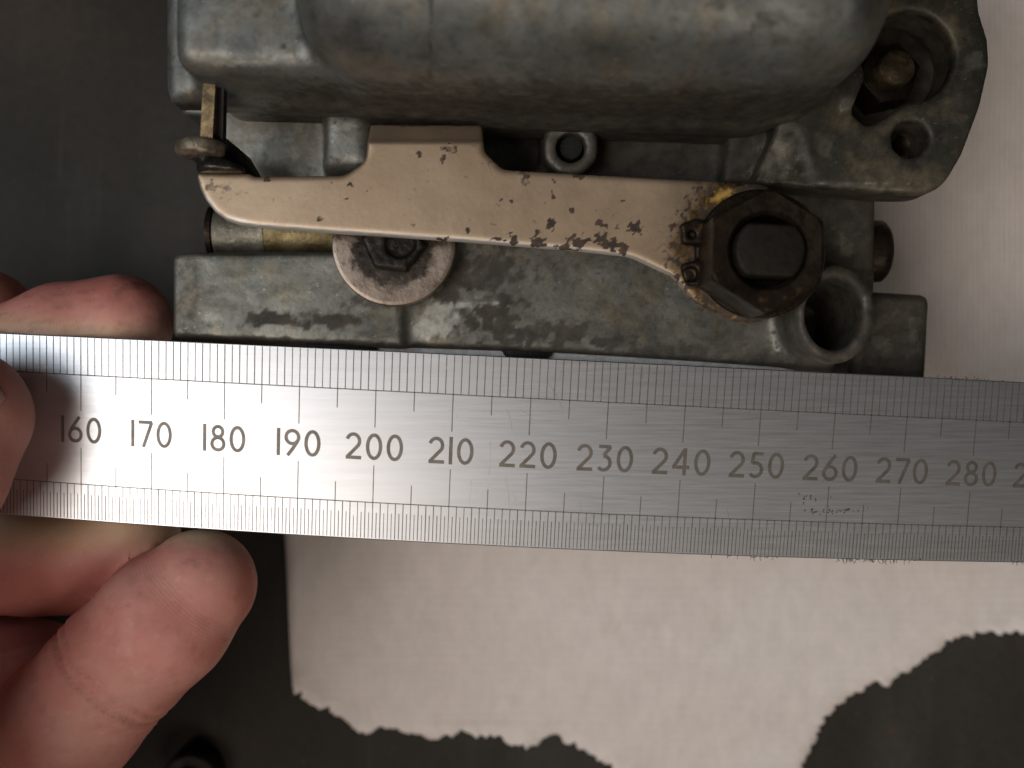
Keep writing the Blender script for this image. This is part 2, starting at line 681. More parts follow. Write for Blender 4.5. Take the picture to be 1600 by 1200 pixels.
def skin_mat():
    t = NT('skin')
    big = t.noise(75, 4, 0.6)
    col = t.ramp(big, [(0.3, (0.52, 0.21, 0.175)), (0.7, (0.63, 0.31, 0.255))])
    blot = t.ramp(t.noise(190, 4, 0.6), [(0.5, 0.0), (0.72, 1.0)])
    col = t.mix(t.math('MULTIPLY', blot, 0.30), col, (0.50, 0.14, 0.10))
    col = t.mix(t.attr('pale'), col, (0.62, 0.46, 0.29))
    col = t.mix(t.attr('red'), col, (0.44, 0.105, 0.075))
    ridge = t.attr('ridge')
    wv = t.n('Math', operation='SINE')
    warp = t.math('MULTIPLY', t.noise(120, 3, 0.5), 16.0)
    t.put(wv.inputs[0], t.math('ADD', t.math('MULTIPLY', ridge, 15.0), warp))
    fine = wv.outputs[0]
    scuff = t.ramp(t.noise(900, 3, 0.6, (0.9, 0.9, 0.9)), [(0.62, 0.0), (0.72, 1.0)])
    col = t.mix(t.math('MULTIPLY', scuff, 0.16), col, (0.75, 0.55, 0.47))
    col = t.mix(t.math('MULTIPLY', t.attr('dirt_and_shade'), t.ramp(t.noise(900, 4, 0.7), [(0.35, 1.0), (0.6, 0.25)])), col, (0.055, 0.035, 0.025))
    t.set(Base_Color=col, Roughness=t.ramp(t.noise(400, 4), [(0.3, 0.48), (0.7, 0.62)]))
    t.b.inputs['Specular IOR Level'].default_value = 0.35
    t.b.inputs['Subsurface Weight'].default_value = 0.22
    t.b.inputs['Subsurface Radius'].default_value = (0.8, 0.38, 0.25)
    t.b.inputs['Subsurface Scale'].default_value = 0.0025
    p = t.bump(fine, 0.06, 0.0001)
    p = t.bump(t.noise(600, 5, 0.65), 0.42, 0.0002, p)
    p = t.bump(t.noise(170, 3, 0.55), 0.25, 0.0004, p)
    t.bump(t.noise(900, 3, 0.6, (0.4, 1, 1)), 0.15, 0.00015, p)
    return t.mat


# ------------------------------------------------------------------ the bench
bm = bmesh.new()
bmesh.ops.create_cube(bm, size=1.0)
for v in bm.verts:
    v.co = Vector((v.co.x * 1.6, v.co.y * 1.2, (v.co.z - 0.5) * 0.04))
me = bpy.data.meshes.new('workbench')
bm.to_mesh(me)
bm.free()
bench = link('workbench', me, bench_mat(), smooth=False)
bench['kind'] = 'structure'
bench['label'] = 'dark worn workbench top with scratches and stains'


# ------------------------------------------------------------------ paper towel under the carburettor
def jag(pts, amp, step, seed):
    rng = random.Random(seed)
    out = []
    for i in range(len(pts) - 1):
        a, b = np.array(pts[i], float), np.array(pts[i + 1], float)
        L = np.linalg.norm(b - a)
        k = max(1, int(L / step))
        nrm = np.array([-(b - a)[1], (b - a)[0]]) / L
        for j in range(k):
            out.append(tuple(a + (b - a) * j / k + nrm * amp * (rng.random() - 0.5) * (2.2 if rng.random() < 0.15 else 1)))
    return out


def build_towel():
    from mathutils.geometry import delaunay_2d_cdt
    torn1 = [(466, 1078), (488, 1096), (512, 1106), (530, 1121), (548, 1128), (562, 1142), (582, 1143), (592, 1134), (610, 1135), (640, 1142),
             (672, 1151), (690, 1147), (712, 1146), (720, 1139), (740, 1148), (760, 1146), (778, 1147), (800, 1158), (828, 1162), (852, 1155), (868, 1142),
             (880, 1156), (905, 1168), (930, 1182), (962, 1200), (985, 1215), (1060, 1275), (1150, 1290), (1215, 1262), (1250, 1204)]
    torn2 = [(1250, 1204), (1266, 1170), (1288, 1122), (1310, 1100), (1332, 1086), (1352, 1072), (1366, 1066), (1384, 1070), (1404, 1052), (1428, 1046), (1446, 1026),
             (1466, 1016), (1474, 1000), (1500, 996), (1528, 986), (1560, 988), (1600, 984), (1660, 975), (1760, 940), (1860, 950)]
    edge = jag(torn1, 7, 5, 2) + jag(torn2, 8, 5, 6)
    out = [(1900, 940), (1900, -420), (420, -420), (438, 500), (446, 840), (449, 900), (453, 980), (457, 1040), (460, 1066)] + edge
    pts = [m(x, y, 0.6)[:2] for x, y in out]
    P = np.array(pts)
    n = len(pts)
    lo, hi = P.min(0), P.max(0)
    g = []
    st = 2.2
    F = Field((lo[0], lo[1], 0), (hi[0], hi[1], 0.1), 1.0)
    d2 = F.poly2(pts)[:, :, 0]
    for x in np.arange(lo[0] + 1, hi[0], st):
        for y in np.arange(lo[1] + 1, hi[1], st):
            i, j = int(round(x - lo[0])), int(round(y - lo[1]))
            if i < d2.shape[0] and j < d2.shape[1] and d2[i, j] < -0.9:
                g.append((x, y))
    allp = [Vector(p) for p in pts] + [Vector(p) for p in g]
    r = delaunay_2d_cdt(allp, [(i, (i + 1) % n) for i in range(n)], [list(range(n))], 1, 1e-5)
    v2 = np.array([tuple(v) for v in r[0]])
    tri = [tuple(f) for f in r[2]]
    z = 0.5 + 0.9 * fbm(np.c_[v2 * 0.035, np.zeros(len(v2))], 5, 2) + 0.25 * fbm(np.c_[v2 * 0.14, np.zeros(len(v2))], 8, 2)
    # fold along the left edge
    xl = m(450, 900, 0.6)[0]
    dx = v2[:, 0] - xl - (v2[:, 1] + 40) * 0.02
    z = z + 0.35 * np.exp(-((dx - 1.4) / 1.0) ** 2) - 0.25 * np.exp(-((dx - 3.6) / 0.7) ** 2)
    gi = np.clip(np.round(v2 - lo).astype(int), 0, np.array(d2.shape) - 1)
    de = -d2[gi[:, 0], gi[:, 1]]
    z = z + 1.1 * np.exp(-np.maximum(de, 0) / 1.6) * sstep(0.35, 0.75, fbm(np.c_[v2 * 0.11, np.zeros(len(v2))], 19, 2)) * sstep(-48, -56, v2[:, 1] - 0.25 * np.maximum(v2[:, 0] - 45, 0))
    N = len(v2)
    V = np.concatenate([np.c_[v2, z], np.c_[v2, z - 0.28]])
    T = []
    cnt = {}
    for f in tri:
        a = v2[f[1]] - v2[f[0]]
        b = v2[f[2]] - v2[f[0]]
        if a[0] * b[1] - a[1] * b[0] < 0:
            f = f[::-1]
        T.append(f)
        T.append(tuple(x + N for x in f[::-1]))
        for k in range(3):
            cnt[(f[k], f[(k + 1) % 3])] = 1
    for (a, b) in list(cnt):
        if (b, a) not in cnt:
            T.append((b, a, a + N, b + N))
    o = from_arrays('paper_towel', V, T, paper_mat())
    o['label'] = 'pale ribbed paper towel with torn lower edge lying on the dark bench'
    o['category'] = 'paper towel'


build_towel()


# ------------------------------------------------------------------ steel ruler
RZ, RT = 45.0, 0.9
VU, VL = 0.213, 0.80


def ruler_pt(t, v):
    """t: millimetres on the scale, v: 0 upper edge .. 1 lower edge"""
    def cub(c, u):
        uc = min(1.15, max(-1.15, u))
        val = ((c[0] * uc + c[1]) * uc + c[2]) * uc + c[3]
        return val + (u - uc) * (3 * c[0] * uc * uc + 2 * c[1] * uc + c[2])
    u = (t - 220) / 60.0
    xu = cub((-28.724, -3.517, 728.31, 829.53), u)
    xl = cub((-25.068, -1.969, 717.1, 820.83), u)
    x = xu + (xl - xu) * (v - VU) / (VL - VU)
    w = (x - 800) / 800.0
    wc = min(1.1, max(-1.1, w))
    ys = []
    for c in ((1.186, 38.395, 557.6), (-1.359, 40.488, 620.96), (-10.715, 38.421, 796.37), (-13.33, 37.928, 854.5)):
        ys.append((c[0] * wc + c[1]) * wc + c[2] + (w - wc) * (2 * c[0] * wc + c[1]))
    y = np.interp(v, [0, VU, VL, 1], ys)
    if v < 0:
        y = ys[0] + v * (ys[1] - ys[0]) / VU
    q = m(x, y, RZ)
    return q


def build_ruler():
    c = ruler_pt(220, 0.5)
    root = thing('steel_ruler', 'brushed steel ruler marked 160 to 280 held against the casting', 'ruler', (c[0], c[1], RZ - RT))
    ts = np.arange(84, 312.1, 2.0)
    b = 0.12
    V, F = [], []
    vb = b / 25.0
    prof = [(0, -RT), (0, -b), (vb, 0), (VU, 0), (0.5, 0), (VL, 0), (1 - vb, 0), (1, -b), (1, -RT)]
    k = len(prof)
    for t in ts:
        for v, dz in prof:
            p = ruler_pt(t, v)
            V.append((p[0], p[1], RZ + dz))
    for i in range(len(ts) - 1):
        for j in range(k):
            j2 = (j + 1) % k
            F.append((i * k + j, i * k + j2, (i + 1) * k + j2, (i + 1) * k + j))
    F.append(tuple(range(k)))
    F.append(tuple(range((len(ts) - 1) * k, len(ts) * k))[::-1])
    o = from_arrays('blade', V, F, M_steel, root)
    flat_auto(o, 25)
    zt = RZ + 0.012

    def marks(lines, name, w):
        V, F = [], []
        for (t0, v0, t1, v1, ww) in lines:
            a, b = ruler_pt(t0, v0), ruler_pt(t1, v1)
            d = (b - a)[:2]
            d /= np.linalg.norm(d)
            nn = np.array([-d[1], d[0]]) * ww * w / 2
            i = len(V)
            for p, s in ((a, 1), (a, -1), (b, -1), (b, 1)):
                V.append((p[0] + nn[0] * s, p[1] + nn[1] * s, zt))
            F.append((i, i + 1, i + 2, i + 3))
        o = from_arrays(name, V, F, M_print, root, smooth=False)
        fix_normals(o)
        for p in o.data.polygons:
            pass
        return o
    up, lowr, base = [], [], []
    rng = random.Random(1)
    for i in range(86, 311):
        up.append((i, 0.006, i, VU, rng.uniform(0.8, 1.1)))
        lowr.append((i, VL, i, 0.992, rng.uniform(0.8, 1.1)))
        lowr.append((i + 0.5, VL + (1 - VL) * 0.27, i + 0.5, 0.992, rng.uniform(0.7, 1.0)))
        if i % 10 == 0:
            up.append((i, VU, i, VU + 0.195, 1.0))
            lowr.append((i, VL - 0.195, i, VL, 1.0))
        elif i % 5 == 0:
            up.append((i, VU, i, VU + 0.10, 1.0))
            lowr.append((i, VL - 0.10, i, VL, 1.0))
    for i in range(86, 310):
        up.append((i, VU, i + 1.02, VU, 1.1))
        lowr.append((i, VL, i + 1.02, VL, 1.1))
    marks(up, 'upper_scale', 0.135)['label'] = 'upper millimetre scale'
    marks(lowr, 'lower_scale', 0.125)['label'] = 'lower half millimetre scale'

    def arc(cx, cy, rx, ry, a0, a1, n=18):
        return [(cx + rx * math.cos(math.radians(a0 + (a1 - a0) * i / n)), cy + ry * math.sin(math.radians(a0 + (a1 - a0) * i / n))) for i in range(n + 1)]
    six = [arc(0.30, 0.31, 0.232, 0.238, 0, 360, 28), [(0.47, 0.985), (0.33, 0.80), (0.165, 0.55), (0.085, 0.40)]]
    G = {
        '0': (0.62, [arc(0.31, 0.5, 0.235, 0.425, 0, 360, 32)]),
        '1': (0.16, [[(0.08, 0.0), (0.08, 1.0)]]),
        '2': (0.60, [arc(0.285, 0.67, 0.225, 0.255, 165, -38) + [(0.085, 0.10)], [(0.02, 0.075), (0.585, 0.075)]]),
        '3': (0.57, [[(0.06, 0.925), (0.50, 0.925)], [(0.48, 0.925), (0.235, 0.60)], arc(0.25, 0.325, 0.235, 0.255, 95, -140)]),
        '4': (0.66, [[(0.02, 0.30), (0.64, 0.30)], [(0.06, 0.30), (0.45, 0.96)], [(0.46, 0.0), (0.46, 1.0)]]),
        '5': (0.57, [[(0.52, 0.925), (0.15, 0.925)], [(0.17, 0.95), (0.12, 0.55)], arc(0.25, 0.325, 0.235, 0.255, 118, -140)]),
        '6': (0.60, six),
        '7': (0.56, [[(0.01, 0.925), (0.55, 0.925)], [(0.52, 0.92), (0.20, 0.0)]]),
        '8': (0.58, [arc(0.29, 0.735, 0.18, 0.19, 0, 360, 24), arc(0.29, 0.29, 0.225, 0.225, 0, 360, 28)]),
        '9': (0.60, [[(0.60 - x, 1 - y) for x, y in s] for s in six]),
    }
    H = 3.62
    SW = 0.128
    for val in range(90, 311, 10):
        if not 150 <= val <= 300:
            continue
        txt = str(val)
        W = sum(G[c][0] for c in txt) + 0.13 * (len(txt) - 1)
        x0 = -W / 2
        V, F = [], []
        for ci, ch in enumerate(txt):
            for si, st in enumerate(G[ch][1]):
                st = [np.array(p) for p in st]
                closed = np.linalg.norm(st[0] - st[-1]) < 1e-6
                n = len(st)
                base = len(V)
                for i in range(n):
                    if closed:
                        a, b = st[(i - 1) % (n - 1)], st[(i + 1) % (n - 1)]
                    else:
                        a, b = st[max(0, i - 1)], st[min(n - 1, i + 1)]
                    d = (b - a) / np.linalg.norm(b - a)
                    nn = np.array([-d[1], d[0]]) * SW / 2
                    for s in (1, -1):
                        q = st[i] + nn * s
                        p = ruler_pt(val + (x0 + q[0]) * H, 0.508 - (q[1] - 0.5) * H / 25.2)
                        V.append((p[0], p[1], zt + 0.003 * si))
                for i in range(n - 1):
                    F.append((base + 2 * i, base + 2 * i + 1, base + 2 * i + 3, base + 2 * i + 2))
            x0 += G[ch][0] + 0.13
        o = fix_normals(from_arrays('number', V, F, M_print, root, smooth=False))
        o['label'] = 'engraved number ' + txt
    # scratches and rub marks left by use
    M_scr = plain('bright scratch', (0.85, 0.85, 0.83), 0.3, 1.0)
    V, F = [], []
    scr = [(792, 640, 800, 672), (858, 600, 880, 640), (766, 690, 764, 742), (736, 745, 732, 790), (790, 742, 796, 800), (812, 640, 832, 655),
           (1000, 560, 1004, 590), (850, 800, 852, 825), (905, 785, 908, 800), (1136, 795, 1138, 812), (1176, 798, 1177, 806), (935, 615, 939, 625),
           (552, 800, 556, 832), (690, 565, 700, 580), (880, 560, 876, 585), (800, 770, 806, 784), (700, 640, 716, 652), (1166, 634, 1172, 650)]
    for x0, y0, x1, y1 in scr:
        a, b = m(x0, y0, RZ), m(x1, y1, RZ)
        d = (b - a)[:2]
        nn = np.array([-d[1], d[0]]) / np.linalg.norm(d) * 0.035
        i = len(V)
        mid = (a + b) / 2 + np.array([nn[0], nn[1], 0]) * 4
        for p in (a, mid, b):
            V += [(p[0] + nn[0], p[1] + nn[1], zt + 0.006), (p[0] - nn[0], p[1] - nn[1], zt + 0.006)]
        F += [(i, i + 1, i + 3, i + 2), (i + 2, i + 3, i + 5, i + 4)]
    o = fix_normals(from_arrays('scratches', V, F, M_scr, root, smooth=False))
    o['kind'] = 'stuff'
    # dark fluff and filings clinging to the blade
    V, F = [], []
    rng = random.Random(9)

    def hair(x, y, L, ang, w, z):
        p0 = m(x, y, z)
        i = len(V)
        c = rng.uniform(-1, 1)
        for k in range(4):
            f = k / 3
            a = ang + c * f
            p = p0 + np.array([math.cos(a), math.sin(a), 0.15]) * L * f
            nn = np.array([-math.sin(a), math.cos(a), 0]) * w / 2
            V.append(tuple(p + nn))
            V.append(tuple(p - nn))
        for k in range(3):
            F.append((i + 2 * k, i + 2 * k + 1, i + 2 * k + 3, i + 2 * k + 2))
    for cx, n, sp in ((1140, 4, 30), (1185, 8, 14), (1210, 4, 14), (1320, 8, 12), (1350, 16, 22), (1385, 10, 14), (1425, 5, 30), (1590, 8, 12)):
        for k in range(n):
            x = cx + rng.uniform(-sp, sp)
            w = (x - 800) / 800
            y = (-13.33 * w + 37.928) * w + 854.5
            hair(x, y - 1, rng.uniform(0.3, 0.75), rng.uniform(-2.8, -0.4), 0.07, RZ - 0.05)
    for cx, n, sp in ((1480, 10, 25), (1510, 6, 20), (1550, 5, 25)):
        for k in range(n):
            x = cx + rng.uniform(-sp, sp)
            w = (x - 800) / 800
            y = (1.186 * w + 38.395) * w + 557.6
            hair(x, y, rng.uniform(0.2, 0.5), rng.uniform(0.4, 2.6), 0.06, RZ - 0.05)
    for k in range(46):
        bx, by = rng.choice(((1265, 780), (1292, 798), (1330, 797), (1255, 775), (1275, 800)))
        x, y = bx + rng.gauss(0, 12), by + rng.gauss(0, 2.5)
        hair(x, y, rng.uniform(0.08, 0.35), rng.uniform(0, 6.28), 0.09, RZ + 0.02)
    M_fl = plain('black fluff', (0.02, 0.018, 0.016), 0.9)
    o = from_arrays('clinging_fluff', V, F, M_fl, root, smooth=False)
    o['kind'] = 'stuff'


build_ruler()

# ------------------------------------------------------------------ carburettor
carb = thing('carburettor', 'oily grey die-cast carburettor lying on the paper towel behind the ruler', 'carburettor', (0, 50, 0.9))


def speckle(v, s, lo, hi, scale):
    return sstep(lo, hi, fbm(v * scale, s, 4))


def build_lower():
    f = Field((-49, 0.0, 1.0), (60, 34, 59), 0.45)
    # left raised block
    f.add(f.ext(poly(fillet([(268, 396, 14), (300, 393), (632, 392), (632, 543.5), (268, 528)]), 42.9), 3, 42.9, 0.7))
    # right, lower plate
    f.add(f.ext(poly([(560, 340), (1270, 340), (1300, 580), (1280, 578), (1100, 565), (950, 555.5), (860, 550.5), (600, 541.5), (560, 539)], 42.2), 3, 42.2, 0.9), 0.6)
    # wing on the right
    f.add(f.ext(poly(fillet([(1330, 452), (1457, 460, 14), (1449, 610), (1330, 600)]), 38), 3, 38, 1.6), 0.8)
    # plate behind the nut
    f.add(f.ext(poly(fillet([(1150, 280), (1372, 285), (1370, 470, 20), (1150, 470)]), 41.4), 3, 41.4, 1.4), 1.0)
    # bored boss
    c = m(1307, 490, 50.5)
    f.add(f.cyl(c[0], c[1], 62 * sz(50), 78 * sz(50), 30, 50.5, 0.8), 2.5)
    f.cut(f.cyl(m(1302, 491, 50)[0], m(0, 491, 50)[1], 44 * sz(50), 56 * sz(50), 14, 60, 0.2), 0.6)
    f.cut(f.cyl(m(1302, 491, 50)[0], m(0, 491, 50)[1], 3.0, 3.6, 20, 60, 0.2), 0.6)
    # feet seen through the gap above the ruler
    f.add(f.ext(poly([(470, 500), (592, 500), (578, 560), (478, 560)], 26), 2, 26, 0.8))
    f.add(f.ext(poly([(775, 500), (868, 500), (858, 572), (792, 572)], 30), 2, 30, 0.8))
    # vertical step in the face by the washer
    v, q = f.mesh(2)
    X, Y = to_px(v)
    n = fbm(v * 0.55, 1, 5)
    top = v[:, 2] > 36
    d = blots(v, [(430, 498, 60, 13, .85), (520, 503, 44, 12, .9), (475, 496, 30, 14, .5), (310, 508, 20, 10, .3), (590, 520, 30, 10, .35), (600, 470, 60, 16, .6),
                  (775, 490, 38, 30, .95), (745, 508, 26, 18, .95), (760, 468, 30, 9, .6), (800, 455, 24, 60, .5), (760, 420, 60, 40, .75), (710, 440, 40, 30, .8), (690, 400, 60, 26, .9),
                  (830, 520, 60, 14, .8), (900, 525, 50, 18, .85), (960, 533, 50, 16, .8), (1040, 545, 60, 12, .65), (795, 520, 40, 18, .8), (1120, 552, 50, 14, .5),
                  (880, 405, 8, 10, .4), (945, 470, 6, 6, .7), (790, 470, 7, 6, .9), (1200, 560, 50, 16, .7), (1330, 360, 10, 7, .8), (1300, 380, 8, 6, .5), (1310, 300, 60, 14, .8), (1340, 540, 60, 20, .5)], 0.9, 4, 1.0)
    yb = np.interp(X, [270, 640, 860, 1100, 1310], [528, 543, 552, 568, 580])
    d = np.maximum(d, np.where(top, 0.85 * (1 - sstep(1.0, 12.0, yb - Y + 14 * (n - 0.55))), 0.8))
    d = np.maximum(d, 0.6 * sstep(0.56, 0.68, fbm(v * 1.6, 9, 4)) * sstep(640, 700, X))
    d = np.maximum(d, 0.42 * sstep(326, 306, X + 14 * (n - .5)))  # left end of the block darker
    d = np.maximum(d, 0.8 * sstep(1180, 1290, X) * sstep(0.25, 0.6, n + 0.12))  # darker towards the right end
    w = blots(v, [(690, 490, 30, 20, .55), (670, 515, 36, 16, .6), (735, 476, 46, 6, .6), (780, 490, 5, 26, .6), (690, 505, 50, 10, .4), (1075, 445, 8, 22, .5),
                  (820, 535, 8, 16, .4), (950, 548, 6, 8, .5), (330, 497, 16, 8, .4), (500, 470, 80, 20, .18), (900, 460, 110, 40, .14), (925, 535, 20, 10, .3)], 1.3, 12, 0.8)
    w = np.maximum(w, 0.15 * sstep(0.5, 0.75, fbm(v * np.array([0.15, 1.6, 1.0]), 21, 3)) * (X < 632))
    from_arrays('lower_body', v, q, M_zinc, carb, {'dirt_and_shade': d, 'wear_and_highlight': w})


def build_machined_edge():
    pts = poly([(585, 536), (860, 546), (1100, 560), (1290, 572), (1290, 590), (1100, 580), (860, 568), (585, 552)], 40.6)
    V, F = prism(pts, 30, 40.6, 0.1, 1)
    o = flat_auto(from_arrays('machined_edge', V, F, plain('edge reflection tone', (0.72, 0.70, 0.68), 0.5, 0.2), carb))  # pale colour stands in for what the polished edge reflects
    for q in ([(474, 528), (588, 533), (588, 548), (560, 556), (486, 552)], [(778, 540), (868, 545), (860, 556), (846, 568), (796, 566)]):
        V, F = prism(poly(q, 41.4), 28, 41.4, 0.2, 2)
        flat_auto(from_arrays('lug', V, F, M_black, carb))  # black prisms stand in for dark reflections along the edge


build_machined_edge()


def build_middle():
    f = Field((-45, 18, 3.0), (48, 47, 50.5), 0.45)
    f.add(f.ext(poly([(347, 100), (1270, 100), (1270, 345), (640, 365), (347, 345)], 39.5), 4, 39.5, 0.6))
    # squared lug beside the lever tab
    f.add(f.ext(poly(fillet([(497, 120), (590, 120), (590, 268, 12), (500, 268, 12)]), 45.2), 20, 45.2, 2.2), 0.5)
    f.cut(f.ext(poly([(488, 196), (504, 196), (504, 240), (488, 240)], 45), 42, 50, 0.3), 0.4)
    # ring boss
    c = m(892, 230, 45)
    f.add(f.cyl(c[0], c[1], 43.5 * sz(45), 43.5 * sz(45), 20, 45.0, 0.15), 0.4)
    f.add(f.ext(poly([(850, 120), (936, 120), (936, 215), (850, 215)], 44.2), 20, 44.2, 0.8), 0.8)
    f.cut(f.cyl(c[0], c[1], 23 * sz(45), 23 * sz(45), 40.5, 60, 0.2), 0.3)
    # lit corner and recess
    f.add(f.ext(poly([(1150, 120), (1268, 120), (1268, 292), (1130, 284)], 44.2), 20, 44.2, 0.8), 1.5)
    f.cut(f.ext(poly(fillet([(700, 195), (845, 195, 10), (845, 262, 12), (700, 275)]), 39), 34, 60, 0.4), 0.8)
    v, q = f.mesh(2)
    X, Y = to_px(v)
    n = fbm(v * 0.6, 31, 5)
    d = 0.9 * sstep(0.42, 0.60, n + 0.28 * sstep(740, 900, X) - 0.30 * sstep(700, 560, X) - 0.22 * sstep(1130, 1190, X))  # dirt noise deepened to the right: shade under the bowl painted in
    d = np.maximum(d, 0.9 * sstep(590, 760, X) * (X < 850))
    d = np.maximum(d, blots(v, [(980, 250, 60, 30, .8), (1090, 250, 70, 40, .9), (1040, 220, 100, 20, .8), (525, 190, 10, 3, 1), (540, 188, 8, 3, 1), (520, 255, 22, 12, .5), (862, 250, 14, 10, .5), (900, 214, 18, 6, .6)], 1.0, 5))
    r = np.hypot(X - 892, Y - 230)
    ring = (r > 24) & (r < 44)
    d = np.where(ring, d * 0.25 + 0.1, d)
    w = blots(v, [(440, 235, 26, 40, .45), (400, 225, 22, 26, .4), (375, 210, 16, 16, .4), (535, 197, 34, 6, .5), (1205, 245, 40, 26, .35), (900, 205, 36, 10, .25), (1180, 268, 40, 8, .35)], 0.8, 14, 0.9)  # pale patches, the right-hand ones painting the lit corner
    w = np.maximum(w, np.where(X < 560, 0.32, 0))  # whole left face made paler
    from_arrays('middle_body', v, q, M_zinc, carb, {'dirt_and_shade': d, 'wear_and_highlight': w})
    c = m(892, 231, 43)
    V, F = lathe([(1.68, 40.0), (1.68, 42.9), (1.5, 43.2), (0.4, 43.3)], (c[0], c[1], 0), 'Z', 32)
    flat_auto(from_arrays('core_plug', V, F, M_hole, carb))  # near-black plug paints the shade inside the ring's hole


def build_upper():
    f = Field((-47, 28, 4.0), (49, 74, 79), 0.4)
    base = [m(262, -300, 50)[:2], m(262, 140, 50)[:2], m(270, 166, 50)[:2], m(290, 174, 47)[:2], m(380, 179, 46)[:2], m(620, 190, 46)[:2], m(900, 204, 46)[:2],
            m(1160, 214, 46)[:2], (36, 34.0), (40.5, 37.0), (43.2, 40.5), (44.2, 46), (44.4, 60), (44.4, 72)]
    base[0] = np.array([base[1][0], 72.0])
    f.add(f.ext([tuple(p) for p in base], 45.5, 52, 2.2), 0)
    f.add(f.ext([(-42.5, 72), (-42.5, 44), (44, 42), (44, 72)], 6, 48, 1.0), 0.5)
    slab = fillet([(-39.6, 72), (-39.6, 36.6, 3.0), (10, 35.2), (10, 72)])
    f.add(f.ext(slab, 30, 62.5, 2.6), 2.0)
    bowl = fillet([(-24.3, 73.5), (-24.8, 47, 0), (-23.6, 39.0, 6), (-18.5, 34.9, 6), (0.5, 34.0), (30.5, 33.0, 8), (39.5, 35.2, 10), (42.4, 41.5, 9), (43.2, 50), (43.2, 73.5)])
    f.add(f.dome(bowl, 40, 76.0, 10.0, 12.0), 1.6)
    f.add(f.ext(poly(fillet([(275, 130), (420, 130), (420, 185), (282, 178, 8)]), 38), 12, 38, 0.8), 0.5)
    f.F = np.maximum(f.F, f.Y - 73)
    v, q = f.mesh(2)
    X, Y = to_px(v)
    # parting lines
    nz = fbm(v * 0.8, 41, 4)
    g = np.exp(-((X - 672.5) / 3.4) ** 2) * (v[:, 2] > 54) * sstep(150, 105, Y)
    g2 = 0.8 * np.exp(-((X - 1176 - 5 * (nz - 0.5)) / 3.2) ** 2) * (v[:, 2] > 54) * (Y > 35) * (Y < 115)
    v[:, 2] -= 0.22 * np.maximum(g, 0.6 * g2)
    d = np.maximum(0.95 * g, 0.75 * g2)
    d = np.maximum(d, blots(v, [(840, 108, 40, 8, .55), (760, 85, 20, 12, .2), (1290, 40, 70, 60, .28), (1200, 40, 60, 40, .25), (470, 60, 7, 5, .7), (443, 72, 5, 4, .7), (1110, 130, 60, 10, .3), (560, 190, 12, 10, .4),
                                (1260, 150, 60, 40, .4), (462, 55, 8, 60, .3)], 0.8, 6))
    d = np.maximum(d, 0.55 * sstep(0.54, 0.70, fbm(v * 0.5, 44, 5)) * sstep(700, 1250, X))
    low = sstep(85, 165, Y + 50 * (nz - 0.5)) * sstep(330, 470, X)  # shade painted into the wall, darker towards the bowl's lower edge
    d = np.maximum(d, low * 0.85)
    w = blots(v, [(370, 30, 60, 30, .22), (420, 60, 40, 24, .2), (360, 99, 90, 5, .45), (900, 157, 60, 3, .4), (1050, 148, 40, 3, .35), (1130, 20, 20, 12, .25), (1320, 75, 20, 12, .25), (960, 185, 140, 3, .25), (620, 15, 40, 20, .10)], 1.5, 16, 1.1)  # wear patches, plus painted highlights on the slab edge and bowl crown
    o = from_arrays('upper_body', v, q, M_zinc_bowl, carb, {'dirt_and_shade': d, 'wear_and_highlight': w})
    o['label'] = 'rounded float bowl casting'


